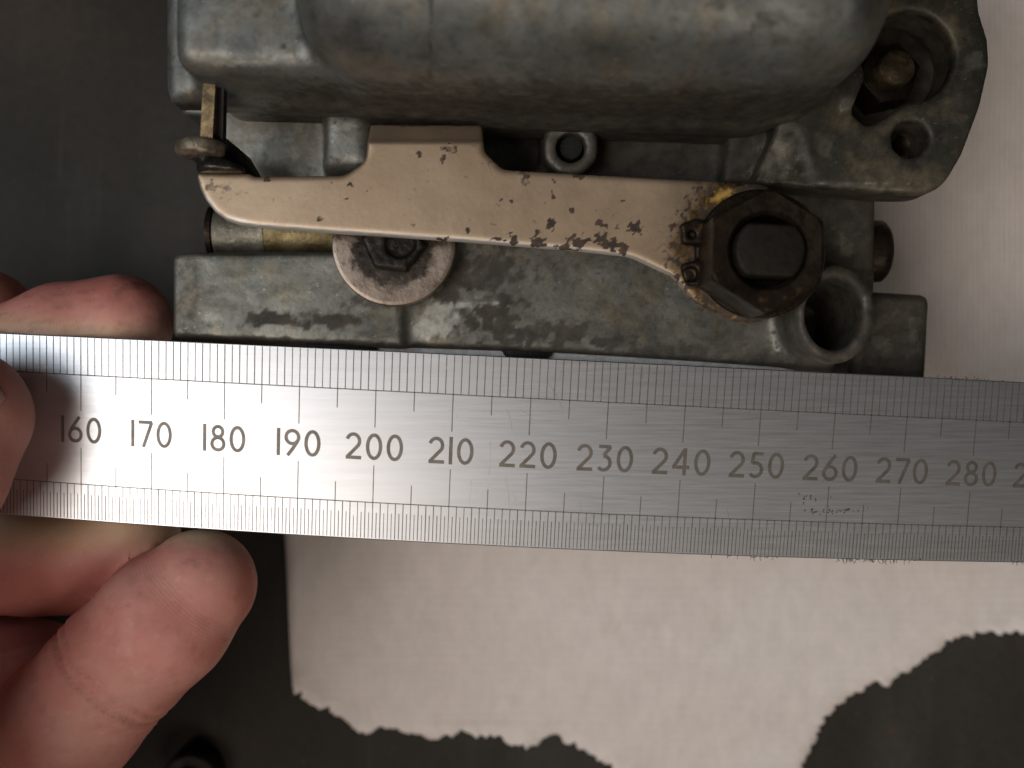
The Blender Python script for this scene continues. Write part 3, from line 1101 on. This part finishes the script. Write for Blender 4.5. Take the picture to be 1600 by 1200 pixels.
def build_flange():
    f = Field((30, 22, 36), (70, 74, 52.5), 0.4)
    z = 50.0
    out = fillet([(1215, 205), (1180, 284), (1262, 291), (1400, 302), (1470, 302, 60), (1506, 240, 70), (1534, 165, 80), (1549, 98, 70), (1546, 60, 35), (1533, 18, 40), (1524, -60, 60), (1500, -300), (1215, -300)])
    pts = [(p[0], min(p[1], 73.0)) for p in poly(out, z)]
    f.add(f.ext(pts, 43, z, 0.8))
    # thinner step on the left
    f.cut(f.ext(poly([(1100, 150), (1249, 202), (1276, 300), (1100, 300)], z), 49.6, 60, 0.05), 0.0)
    c = m(1420, 88, z)
    r = 72 * sz(z)
    f.cut(f.cyl(c[0], c[1], r, r, 37.5, 60, 0.2), 0.5)
    f.cut(f.ext(poly(fillet([(1330, 175, 14), (1358, 200, 18), (1450, 140), (1380, 60)]), z), 38, 60, 0.3), 0.5)
    c2 = m(1423, 217, z)
    f.cut(f.cyl(c2[0], c2[1], 29 * sz(z), 29 * sz(z), 39.5, 60, 0.2), 0.3)
    f.add(f.ext([(31, 73), (31, 23.5), (66, 30), (66, 73)], 36.6, 38.4, 0.2))
    f.F = np.where((np.broadcast_to(f.Z, f.F.shape) < 42.5), np.maximum(f.F, np.broadcast_to(f.poly2(pts) + 0.6, f.F.shape)), f.F)
    v, q = f.mesh(1)
    X, Y = to_px(v)
    n = fbm(v * 0.7, 51, 5)
    d = 0.55 * sstep(0.45, 0.68, n)
    d = np.maximum(d, np.where(v[:, 2] < 48.3, 0.9, 0))  # recess walls and floor painted dark as shade
    d = np.maximum(d, blots(v, [(1190, 250, 40, 22, .6), (1350, 180, 16, 12, .2)], 0.9, 8))
    w = blots(v, [(1215, 245, 44, 40, .32), (1290, 225, 14, 24, .22), (1515, 95, 18, 14, .22), (1325, 165, 14, 14, .35), (1340, 288, 70, 3, .4)], 1.0, 18, 0.9)
    o = from_arrays('mounting_flange', v, q, M_zinc_dark, carb, {'dirt_and_shade': d, 'wear_and_highlight': w})
    # ball seated in the small hole
    c2 = m(1424, 220, 44)
    V, F = lathe([(0.05, 40.3), (1.3, 40.4), (1.5, 42.4), (1.3, 43.6), (0.8, 44.2), (0.05, 44.4)], (c2[0], c2[1], 0), 'Z', 24)
    from_arrays('dowel', V, F, M_bolt, carb)
    # bolt in the recess
    c = m(1398, 108, 46)
    hx = [(c[0] + 4.3 * math.cos(a), c[1] + 4.3 * math.sin(a)) for a in [math.radians(60 * k + 12) for k in range(6)]]
    V, F = prism(hx, 37, 44.5, 0.5, 2)
    b = flat_auto(from_arrays('flange_bolt', V, F, M_nut, carb))
    V, F = lathe([(2.5, 42), (2.5, 46.4), (2.1, 46.9), (0.4, 47.2)], (c[0], c[1], 0), 'Z', 32)
    flat_auto(from_arrays('stud_end', V, F, M_bolt, b), 60)


def build_lever():
    z0, z1 = 50.6, 52.5
    top = fillet([(305, 269, 4), (350, 270), (388, 270), (397, 275, 4), (538, 273, 30), (571, 250, 26), (575, 186, 3), (752, 188, 4), (757, 236, 22), (786, 264, 26), (1050, 279), (1190, 286),
                  (1262, 318, 30), (1300, 400, 80), (1262, 478, 80), (1166, 510, 80), (1088, 474, 60), (1052, 432, 50), (985, 400, 80), (900, 391, 60), (700, 375), (520, 363, 60), (400, 354, 10), (372, 350), (352, 343), (335, 331), (320, 312), (310, 292)], 8)
    P = poly(top, z1)
    lo, hi = np.array(P).min(0), np.array(P).max(0)
    f = Field((lo[0] - 1, lo[1] - 1, z0 - 1), (hi[0] + 1, hi[1] + 1, z1 + 0.8), 0.25)
    d2 = f.poly2(P)
    f.add(f.ext_d(d2, z0, z1, 0.55))
    v, q = f.mesh(2)
    X, Y = to_px(v)
    # the tab is bent back, with a soft crease
    inn = (X > 560) & (X < 770)
    v[:, 2] -= np.where(inn, 0.055 * np.maximum(0, m(0, 224, z1)[1] * 0 + (226 - Y)) * sstep(0, 10, 226 - Y), 0)
    X2, Y2 = X, Y
    spots = [(860, 350, 10, 8, 1), (892, 327, 5, 5, 1), (936, 347, 8, 7, .9), (945, 352, 5, 5, .9), (991, 357, 11, 11, 1), (904, 379, 17, 13, 1), (880, 386, 12, 9, 1), (838, 377, 12, 10, 1), (840, 364, 5, 7, 1),
             (802, 374, 8, 9, 1), (780, 374, 14, 3.5, .9), (731, 360, 4, 8, .9), (692, 374, 11, 5, .8), (944, 377, 16, 12, 1), (955, 384, 12, 8, 1), (973, 389, 9, 9, 1), (906, 275, 9, 5, .9), (820, 273, 16, 6, .7),
             (818, 285, 9, 7, .5), (781, 313, 4, 3, .9), (799, 315, 3, 2.5, .9), (778, 319, 5, 4, .5), (865, 306, 4, 6, .7), (973, 314, 4, 3, .9), (964, 353, 4, 4, .8), (768, 350, 6, 3, .6), (866, 282, 4, 4, .7), (930, 330, 3, 2, .7),
             (700, 232, 12, 10, .75), (692, 248, 6, 10, .75), (655, 243, 3.5, 6, 1), (743, 227, 9, 5, .6), (548, 288, 6, 4, .9), (419, 281, 6, 4, .9), (500, 342, 8, 5, .75), (542, 311, 2.5, 2, .9), (646, 352, 5, 3, .6),
             (331, 290, 16, 11, .45), (352, 296, 12, 14, .35), (378, 302, 10, 6, .35), (660, 250, 4, 3, .4), (518, 286, 3, 2, .8), (574, 297, 2.5, 2, .9), (625, 258, 3, 2, .5), (770, 255, 14, 7, .5),
             (1046, 276, 10, 5, .7), (950, 325, 3, 3, .6), (1005, 275, 9, 3, .4)]
    d = blots(v, spots, 2.4, 3, 1.0)
    e = np.array([0.0])
    n2 = fbm(v * 1.0, 62, 4)
    # the top edge carries a thin dark line
    ye = np.interp(X, [303, 388, 397, 538, 560], [270, 270, 275, 273, 266])
    d = np.maximum(d, 0.55 * (1 - sstep(0, 5, Y - ye + 8 * (n2 - 0.5))) * (X < 545))
    d = np.maximum(d, 0.8 * (1 - sstep(0, 9, Y - 188 + 6 * (n2 - 0.5))) * inn)
    yt = np.interp(X, [786, 1050, 1190], [265, 279, 286])
    d = np.maximum(d, 0.75 * (1 - sstep(0, 5, Y - yt + 7 * (n2 - 0.5))) * (X > 786))
    rr = np.hypot(X - 1185, Y - 395)
    g = sstep(165, 105, rr + 44 * (fbm(v * 0.9, 66, 4) - 0.5))
    d = np.maximum(d, 0.9 * sstep(0.50, 0.60, fbm(v * 2.1, 68, 3)) * sstep(185, 125, rr))
    d = np.maximum(d, 0.92 * sstep(118, 98, rr + 20 * (n2 - .5)))
    # bright chamfer highlight painted along the lower edge
    yl = np.interp(X, [310, 346, 400, 520, 700, 900, 985, 1052, 1088, 1166], [296, 340, 354, 363, 375, 391, 402, 434, 474, 510])
    w = 0.8 * (1 - sstep(1, 9, yl - Y)) * (Y > 285)
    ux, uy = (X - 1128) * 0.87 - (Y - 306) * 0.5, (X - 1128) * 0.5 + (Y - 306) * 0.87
    gli = 0.8 * np.exp(-(ux / 26) ** 2 - ((X - 1128) * 0.45 + (Y - 306) * 0.9) ** 2 / 110.0)  # golden highlight painted into the colour beside the nut
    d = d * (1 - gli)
    o = from_arrays('throttle_lever', v, q, M_lever, carb, {'dirt_and_shade': d, 'wear_and_highlight': w, 'gold': g * 0.95, 'glint': gli})
    o['label'] = 'flat tan plated lever with rust spots'
    # rolled-over end lug carrying the link
    def loft(rings, z, squash=1.0, seg=40):
        V, F = [], []
        for cx, y, r in rings:
            p = m(cx, y, z)
            for k in range(seg):
                a = 2 * math.pi * k / seg
                V.append((p[0] + r * math.sin(a), p[1], p[2] + r * squash * math.cos(a)))
        for i in range(len(rings) - 1):
            for k in range(seg):
                j = (k + 1) % seg
                F.append((i * seg + k, i * seg + j, (i + 1) * seg + j, (i + 1) * seg + k))
        F.append(tuple(range(seg)))
        F.append(tuple(range((len(rings) - 1) * seg, len(rings) * seg)))
        return V, F
    V, F = loft([(313, 220, 2.3), (313, 221.5, 2.7), (313, 225, 2.98), (313, 232, 3.04), (313, 239, 3.0), (314, 243, 2.85), (316, 246, 2.5), (317, 247, 2.0)], 53.4)
    lug = fix_normals(from_arrays('lug', V, F, M_dull, o))
    V, F = loft([(320, 245, 2.1), (326, 248, 2.15), (334, 253, 2.35), (341, 258, 2.65), (345, 263, 2.95), (346, 267, 3.0), (346, 271, 2.7)], 52.6, 0.85)
    fix_normals(from_arrays('rivet_collar', V, F, M_slick, lug))
    V, F = prism(poly([(340, 212), (354, 216), (372, 231), (381, 246), (392, 266), (390, 274), (340, 274)], 50), 44, 50, 0.4, 2)
    flat_auto(from_arrays('lug_shadow', V, F, M_black, o))  # black block standing in for the shadow right of the lug


def build_nut():
    c = m(1185, 398, 52.5)
    # tab washer
    f = Field((c[0] - 12, c[1] - 11, 51.5), (c[0] + 11, c[1] + 11, 56.5), 0.22)
    f.add(f.cyl(c[0], c[1], 8.15, 8.15, 52.4, 53.5, 0.35))
    f.add(f.ext(poly(fillet([(1062, 350, 6), (1088, 340, 6), (1120, 352), (1120, 384), (1066, 382, 8)]), 54), 52.4, 54.3, 0.45), 0.3)
    f.add(f.ext(poly(fillet([(1062, 412, 8), (1120, 400), (1120, 452), (1074, 446, 10)]), 54), 52.4, 54.3, 0.45), 0.3)
    h = m(1080, 428, 54.5)
    f.cut(f.cyl(h[0], h[1], 0.9, 0.9, 53.4, 60, 0.1), 0.3)
    h = m(1082, 366, 54.5)
    f.cut(f.cyl(h[0], h[1], 0.5, 0.5, 53.4, 60, 0.1), 0.3)
    v, q = f.mesh(2)
    tw = from_arrays('tab_washer', v, q, M_nut, carb)
    # hexagon nut with bored centre
    ct = m(1200, 391, 62.5)
    R = 12.75 / math.sqrt(3)
    sg = 24
    V, F = [], []
    rot = math.radians(90 - 2)

    def ring(rad_fn, z):
        i0 = len(V)
        for k in range(6 * sg):
            a = rot + 2 * math.pi * k / (6 * sg)
            r = rad_fn(a)
            V.append((ct[0] + r * math.cos(a), ct[1] + r * math.sin(a), z))
        return i0

    def hexr(a):
        b = (a - rot + math.pi / 6) % (math.pi / 3) - math.pi / 6
        b = ((a - rot) % (math.pi / 3)) - math.pi / 6
        return R * math.cos(math.pi / 6) / math.cos(b)
    N = 6 * sg
    rings = []
    bore = 56.5 * sz(62.5)
    rings.append(ring(lambda a: bore, 53.6))
    rings.append(ring(lambda a: bore, 61.7))
    rings.append(ring(lambda a: bore + 0.5, 62.3))
    rings.append(ring(lambda a: min(hexr(a), 6.95) - 0.2, 62.5))
    rings.append(ring(lambda a: min(hexr(a), 7.1), 62.3))
    i0 = len(V)
    for k in range(N):                     # chamfered corners run down the flats in arcs
        a = rot + 2 * math.pi * k / N
        r = hexr(a)
        V.append((ct[0] + r * math.cos(a), ct[1] + r * math.sin(a), 62.2 - max(0, r - 7.1) * 0.7))
    rings.append(i0)
    rings.append(ring(hexr, 53.5))
    for a, b in zip(rings[:-1], rings[1:]):
        for k in range(N):
            F.append((a + k, a + (k + 1) % N, b + (k + 1) % N, b + k))
    o = flat_auto(from_arrays('pivot_nut', V, F, M_nut, carb), 28)
    # spindle end with two flats
    cs = m(1203, 391, 63)
    r = 54.5 * sz(63.4)
    fl = 41 * sz(63.4)
    pts = []
    for k in range(64):
        a = 2 * math.pi * k / 64 + math.radians(-3)
        x, y = r * math.cos(a), max(-fl, min(fl, r * math.sin(a)))
        pts.append((cs[0] + x * math.cos(0.04) + y * math.sin(0.04), cs[1] + y * math.cos(0.04) - x * math.sin(0.04)))
    V, F = prism(pts, 52, 63.4, 0.35, 3)
    flat_auto(from_arrays('spindle', V, F, M_spindle, carb))
    V, F = lathe([(4.4, 52), (4.4, 57.5), (3.9, 57.6), (0.4, 57.6)], (cs[0], cs[1], 0), 'Z', 40)
    flat_auto(from_arrays('thread', V, F, M_black, carb))


def build_small():
    # big washer and its bolt, half hidden by the lever
    c = m(615, 381, 46)
    R = 97 * sz(46)
    V, F = [], []
    rad = list(np.linspace(0.0, R - 0.35, 26)[1:])
    seg = 96
    prof = [(r, 46.0) for r in rad] + [(R - 0.12, 45.92), (R, 45.7), (R, 44.5), (R - 0.2, 44.3), (1.0, 44.3)]
    V, F = lathe([(0.2, 46.0)] + prof, (c[0], c[1], 0), 'Z', seg)
    va = np.array(V)
    rr = np.hypot(va[:, 0] - c[0], va[:, 1] - c[1])
    n = fbm(va * 0.9, 71, 4)
    d = sstep(7.3, 4.4, rr + 3.0 * (n - 0.5)) * 0.95
    d = np.maximum(d, 0.35 * sstep(0.5, 0.7, n))
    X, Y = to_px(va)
    d = np.maximum(d, 0.7 * sstep(22, 4, Y - np.interp(X, [518, 712], [364, 376])))  # darker strip along the lever's edge
    w = flat_auto(from_arrays('washer', V, F, M_washer, carb, {'dirt_and_shade': d}))
    f = Field((c[0] - 7, c[1] - 7, 45), (c[0] + 7, c[1] + 7, 51), 0.25)
    b = m(612, 376, 49)
    hx = [(b[0] + 4.2 * math.cos(a), b[1] + 4.2 * math.sin(a)) for a in [math.radians(60 * k - 6) for k in range(6)]]
    f.add(f.ext(hx, 44, 48.0, 0.6))
    f.cut(f.cyl(b[0] + 1.0, b[1] - 0.2, 2.0, 1.9, 47.3, 60, 0.4), 0.5)
    f.F = f.F + (0.35 * (fbm(np.stack(np.broadcast_arrays(f.X * 0.9, f.Y * 0.9, f.Z * 0.9), -1).reshape(-1, 3), 77, 3) - 0.5)).reshape(f.F.shape).astype(np.float32)
    v, q = f.mesh(1)
    from_arrays('bolt_head', v, q, M_greasy, carb)
    # brass tube seen under the lever's left end
    a = m(341, 366, 35)
    L = m(640, 378, 35)[0] - a[0]
    V, F = lathe([(3.4, 6.9), (3.8, 7.0), (3.8, L), (3.4, L + 0.1)], (a[0], a[1], 35), 'X', 56)
    flat_auto(from_arrays('brass_tube', V, F, M_brass, carb), 50)
    V, F = lathe([(3.4, 0), (3.9, 0.15), (3.9, 7.3), (3.7, 7.45)], (a[0], a[1], 35), 'X', 56)
    v = np.array(V)
    flat_auto(from_arrays('tube_sleeve', V, F, M_sleeve, carb), 50)
    V, F = lathe([(3.0, -1.0), (4.0, -0.85), (4.0, -0.1), (3.0, 0.0)], (a[0], a[1], 35), 'X', 56)
    flat_auto(from_arrays('tube_collar', V, F, M_nut, carb))
    # screw head on the far right side
    a = m(1364, 393, 36)
    V, F = lathe([(4.2, -3.0), (4.4, 0.0), (4.35, 0.9), (3.8, 1.5), (2.4, 1.9), (0.3, 2.05)], (a[0] + 0.1, a[1], 36), 'X', 40)
    flat_auto(from_arrays('side_screw', V, F, M_nut, carb), 50)
    # link strip between the float bowl and the lever lug
    V, F = [], []

    def strip(p0, p1, w, t):
        dirv = (p1 - p0) / np.linalg.norm(p1 - p0)
        side = np.array([1.0, 0, 0])
        up = np.cross(side, dirv)
        bm = bmesh.new()
        bmesh.ops.create_cube(bm, size=1)
        Lh = np.linalg.norm(p1 - p0)
        for vv in bm.verts:
            q = (p0 + p1) / 2 + side * vv.co.x * w + dirv * vv.co.y * Lh + up * vv.co.z * t
            vv.co = Vector(q * MM)
        bmesh.ops.bevel(bm, geom=bm.edges[:], offset=0.00018, segments=2, affect='EDGES')
        me = bpy.data.meshes.new('link')
        bm.to_mesh(me)
        bm.free()
        return me
    o = link('link_strip', strip(m(331, 118, 56), m(326, 218, 54), 1.15, 2.0), M_pin, carb)
    flat_auto(o)
    o = link('link_shadow', strip(m(343, 118, 55), m(341, 222, 52.5), 1.2, 1.6), M_black, carb)  # black strip standing in for the shadow beside the link
    flat_auto(o)


build_lower()
build_middle()
build_upper()
build_flange()
build_lever()
build_nut()
build_small()


# ------------------------------------------------------------------ hand
def build_hand():
    f = Field((-172, -140, 3), (-28, 26, 126), 0.64)
    P = lambda *a: m(*a)
    palm_and_blockers = f.ell(np.array([-124.0, -42.0, 36.0]), (34.0, 40.0, 19.0))
    palm_and_blockers = smin(palm_and_blockers, f.cap(np.array([-130.0, -52, 28]), np.array([-176.0, -92, 26]), 25, 22), 14)
    palm_and_blockers = smin(palm_and_blockers, f.cap(np.array([-86.0, -60, 82]), np.array([-122.0, -74, 56]), 17, 20), 10)  # unseen bulk added to shade the lower-left fingers
    palm_and_blockers = smin(palm_and_blockers, f.cap(np.array([-93.0, -64, 86]), np.array([-146.0, -104, 92]), 26, 28), 14)  # unseen forearm mass, added to block light from the fingers
    chains = {
        'a': [(np.array([-118.0, -6, 20]), 11), (P(-260, 585, 26), 9.6), (P(-120, 535, 28), 9.0), (P(-32, 506, 29), 8.4)],
        'b': [(np.array([-112.0, -18, 20]), 10.5), (P(-230, 660, 28), 8.8), (P(-20, 580, 34.5), 8.2), (P(100, 530, 36.0), 7.8), (P(190, 506, 36.6), 7.1)],
        'c': [(np.array([-112.0, -34, 20]), 10), (P(-250, 890, 26), 8.6), (P(-60, 876, 33), 8.0), (P(60, 872, 35), 7.9), (P(118, 872, 35.5), 7.7), (P(205, 836, 36.5), 6.8)],
        'd': [(np.array([-108.0, -60, 16]), 11), (P(-230, 1440, 24), 10.6), (P(20, 1232, 38), 10.0), (P(112, 1122, 42.0), 9.3), (P(178, 1048, 43.0), 9.0), (P(258, 968, 43.4), 8.9), (P(312, 914, 43.2), 7.6)],
        't': [(np.array([-118.0, -56, 44]), 16), (np.array([-92.0, -46, 80]), 15.0), (np.array([-83.0, -24, 72]), 11.0), (P(-125, 735, 57), 9.8), (P(-68, 652, 53.6), 8.9)],  # thumb base arched high out of view to shade the fingers below
    }
    tot = None
    for k, ch in chains.items():
        d = None
        for (p0, r0), (p1, r1) in zip(ch[:-1], ch[1:]):
            c = f.cap(p0, p1, r0, r1)
            d = c if d is None else smin(d, c, 1.5)
        if k == 'd':
            d = smin(d, f.cap(P(-260, 1050, 20), P(40, 1090, 29), 13, 11.5), 7.0)
        d = smin(d, palm_and_blockers, 9.0)
        tot = d if tot is None else np.minimum(tot, d)
    f.F = tot
    v, q = f.mesh(3)
    # details along the finger in front: joint creases, ridges
    X, Y = to_px(v)
    dist = {}
    par = {}
    for k, ch in chains.items():
        best = np.full(len(v), 1e9)
        pr = np.zeros(len(v))
        acc = 0
        for (p0, r0), (p1, r1) in zip(ch[:-1], ch[1:]):
            ba = p1 - p0
            L = np.linalg.norm(ba)
            t = np.clip((v - p0) @ ba / L ** 2, 0, 1)
            dd = np.linalg.norm(v - p0 - t[:, None] * ba, axis=1) - (r0 + t * (r1 - r0))
            sel = dd < best
            best[sel] = dd[sel]
            pr[sel] = acc + t[sel] * L
            acc += L
        dist[k], par[k] = best, pr
    keys = list(chains)
    which = np.argmin(np.stack([dist[k] for k in keys]), 0)
    isd = which == keys.index('d')
    nrm = np.zeros_like(v)
    e1 = v[q[:, 1]] - v[q[:, 0]]
    e2 = v[q[:, 3]] - v[q[:, 0]]
    fn = np.cross(e1, e2)
    for i in range(4):
        np.add.at(nrm, q[:, i], fn)
    nrm /= np.linalg.norm(nrm, axis=1)[:, None] + 1e-9
    # creases across finger d, placed by where the joint is
    ax = (P(312, 914, 43) - P(112, 1122, 42))
    ax /= np.linalg.norm(ax)
    sd = (v - P(182, 1046, 43)) @ ax
    lat = (v - P(182, 1046, 43)) @ np.array([ax[1], -ax[0], 0])
    wob = fbm(v * 0.25, 81, 2) - 0.5
    disp = np.zeros(len(v))
    for off, dep, wd in ((0.0, 0.75, 0.6), (1.7, 0.4, 0.5), (-1.5, 0.25, 0.5), (-15.5, 0.5, 0.8)):
        disp -= isd * dep * np.exp(-((sd - off + 0.045 * lat ** 2 * 0.3 + wob * 1.6) / wd) ** 2)
    disp += 0.18 * (fbm(v * 0.2, 83, 2) - 0.5)
    v = v + nrm * disp[:, None]
    # colour: pressed tips pale, pads red, the upper finger grubby
    pale = np.clip(0.9 * isd * sstep(866, 830, Y + 14 * (fbm(v * 0.4, 85, 3) - .5)) * (X > 230) + 0.75 * (which == 2) * sstep(880, 826, Y) + 0.6 * (which == 1) * sstep(486, 524, Y + (X - 150) * -0.08), 0, 1)
    pale = np.maximum(pale, 0.12 * isd * sstep(0.45, 0.7, fbm(v * 0.18, 87, 3)))
    red = np.maximum(0.30 * isd * sstep(0.40, 0.75, fbm(v * 0.16, 86, 2)), 0.8 * isd * np.exp(-((X - 392) / 22) ** 2) * sstep(850, 880, Y))
    red = np.maximum(red, 0.5 * (which == 2) * sstep(860, 905, Y))
    red = np.maximum(red, np.where(which == 0, 0.6, 0))
    red = np.maximum(red, 0.45 * (which == 1) * sstep(500, 440, Y))
    dirt_and_shade = 0.75 * (which == 1) * sstep(0.42, 0.62, fbm(v * 0.5, 88, 4)) * sstep(120, 200, X) * sstep(500, 440, Y)
    dirt_and_shade = np.maximum(dirt_and_shade, 0.30 * (which == 1) * sstep(0.5, 0.62, fbm(v * np.array([0.5, 2.5, 1.0]), 90, 3)))
    dirt_and_shade = np.maximum(dirt_and_shade, 0.16 * isd * sstep(0.52, 0.70, fbm(v * 0.8, 93, 4)))
    dirt_and_shade = np.maximum(dirt_and_shade, 0.22 * isd * np.exp(-((sd + wob * 1.6 + 0.0135 * lat ** 2) / 0.35) ** 2))
    dirt_and_shade = np.maximum(dirt_and_shade, blots(v, [(196, 946, 3, 4, .9), (352, 1000, 5, 3, .5), (300, 880, 18, 7, .35), (210, 432, 26, 6, .5)], 1.0, 3))
    ridge = np.choose(which, [par[k] for k in keys])
    o = from_arrays('person', v, q, skin_mat(), None, {'pale': pale, 'red': red, 'dirt_and_shade': dirt_and_shade, 'ridge': ridge})
    o['label'] = 'bare left hand gripping the ruler, thumb on top and fingertips underneath'
    o['category'] = 'person'
    # thumb nail
    c, a2 = P(-76, 668, 53.9), P(-125, 735, 57)
    dv = (c - a2) / np.linalg.norm(c - a2)
    sv = np.cross(dv, np.array([0, 0, 1.0]))
    sv /= np.linalg.norm(sv)
    uv = np.cross(sv, dv)
    V, F = [], []
    nu, nv = 12, 16
    for i in range(nu + 1):
        for j in range(nv + 1):
            s = -1 + 2 * j / nv
            t = i / nu
            ang = s * 0.78
            rad = 9.15 + 0.12 * (1 - s * s)
            along = -7 + 13.0 * t + (-1.8 * s * s if t > 0.5 else 1.6 * s * s) * abs(t - 0.5) * 2
            lift = 0.25 - max(0, along - 1.0) ** 2 * 0.045
            p = c + dv * along + sv * math.sin(ang) * rad + uv * (math.cos(ang) * rad + lift)
            V.append(tuple(p))
    k0 = len(V)
    V += [tuple(np.array(p) - uv * 0.5) for p in V]
    w = nv + 1
    for i in range(nu):
        for j in range(nv):
            a = i * w + j
            F.append((a, a + 1, a + w + 1, a + w))
            F.append((k0 + a, k0 + a + w, k0 + a + w + 1, k0 + a + 1))
    rim = [j for j in range(nv)] + [i * w + nv for i in range(nu)] + [nu * w + nv - j for j in range(nv)] + [(nu - i) * w for i in range(nu)]
    for i in range(len(rim)):
        a, b = rim[i], rim[(i + 1) % len(rim)]
        F.append((b, a, k0 + a, k0 + b))
    t = NT('nail')
    t.set(Base_Color=t.ramp(t.noise(200, 4), [(0.3, (0.50, 0.27, 0.20)), (0.7, (0.60, 0.36, 0.28))]), Roughness=0.32)
    fix_normals(from_arrays('thumbnail', V, F, t.mat, o))


build_hand()

# ------------------------------------------------------------------ small brass fitting at the lower edge
c = m(300, 1196, 4)
root = thing('brass_fitting', 'small dark brass fitting lying blurred on the bench near the hand', 'fitting', (c[0], c[1], 0))
V, F = ring_lathe([(2.6, 0.1), (4.6, 0.1), (5.0, 0.5), (5.0, 5.0), (4.6, 5.5), (3.0, 5.5), (2.6, 5.1)], (c[0], c[1] - 2.5, 0), 'Z', 40)
flat_auto(fix_normals(from_arrays('collar', V, F, M_black, root)))
V, F = lathe([(2.5, 0.1), (2.5, 6.4), (2.1, 6.9), (0.3, 7.0)], (c[0], c[1] - 2.5, 0), 'Z', 32)
flat_auto(from_arrays('stem', V, F, M_brass, root))
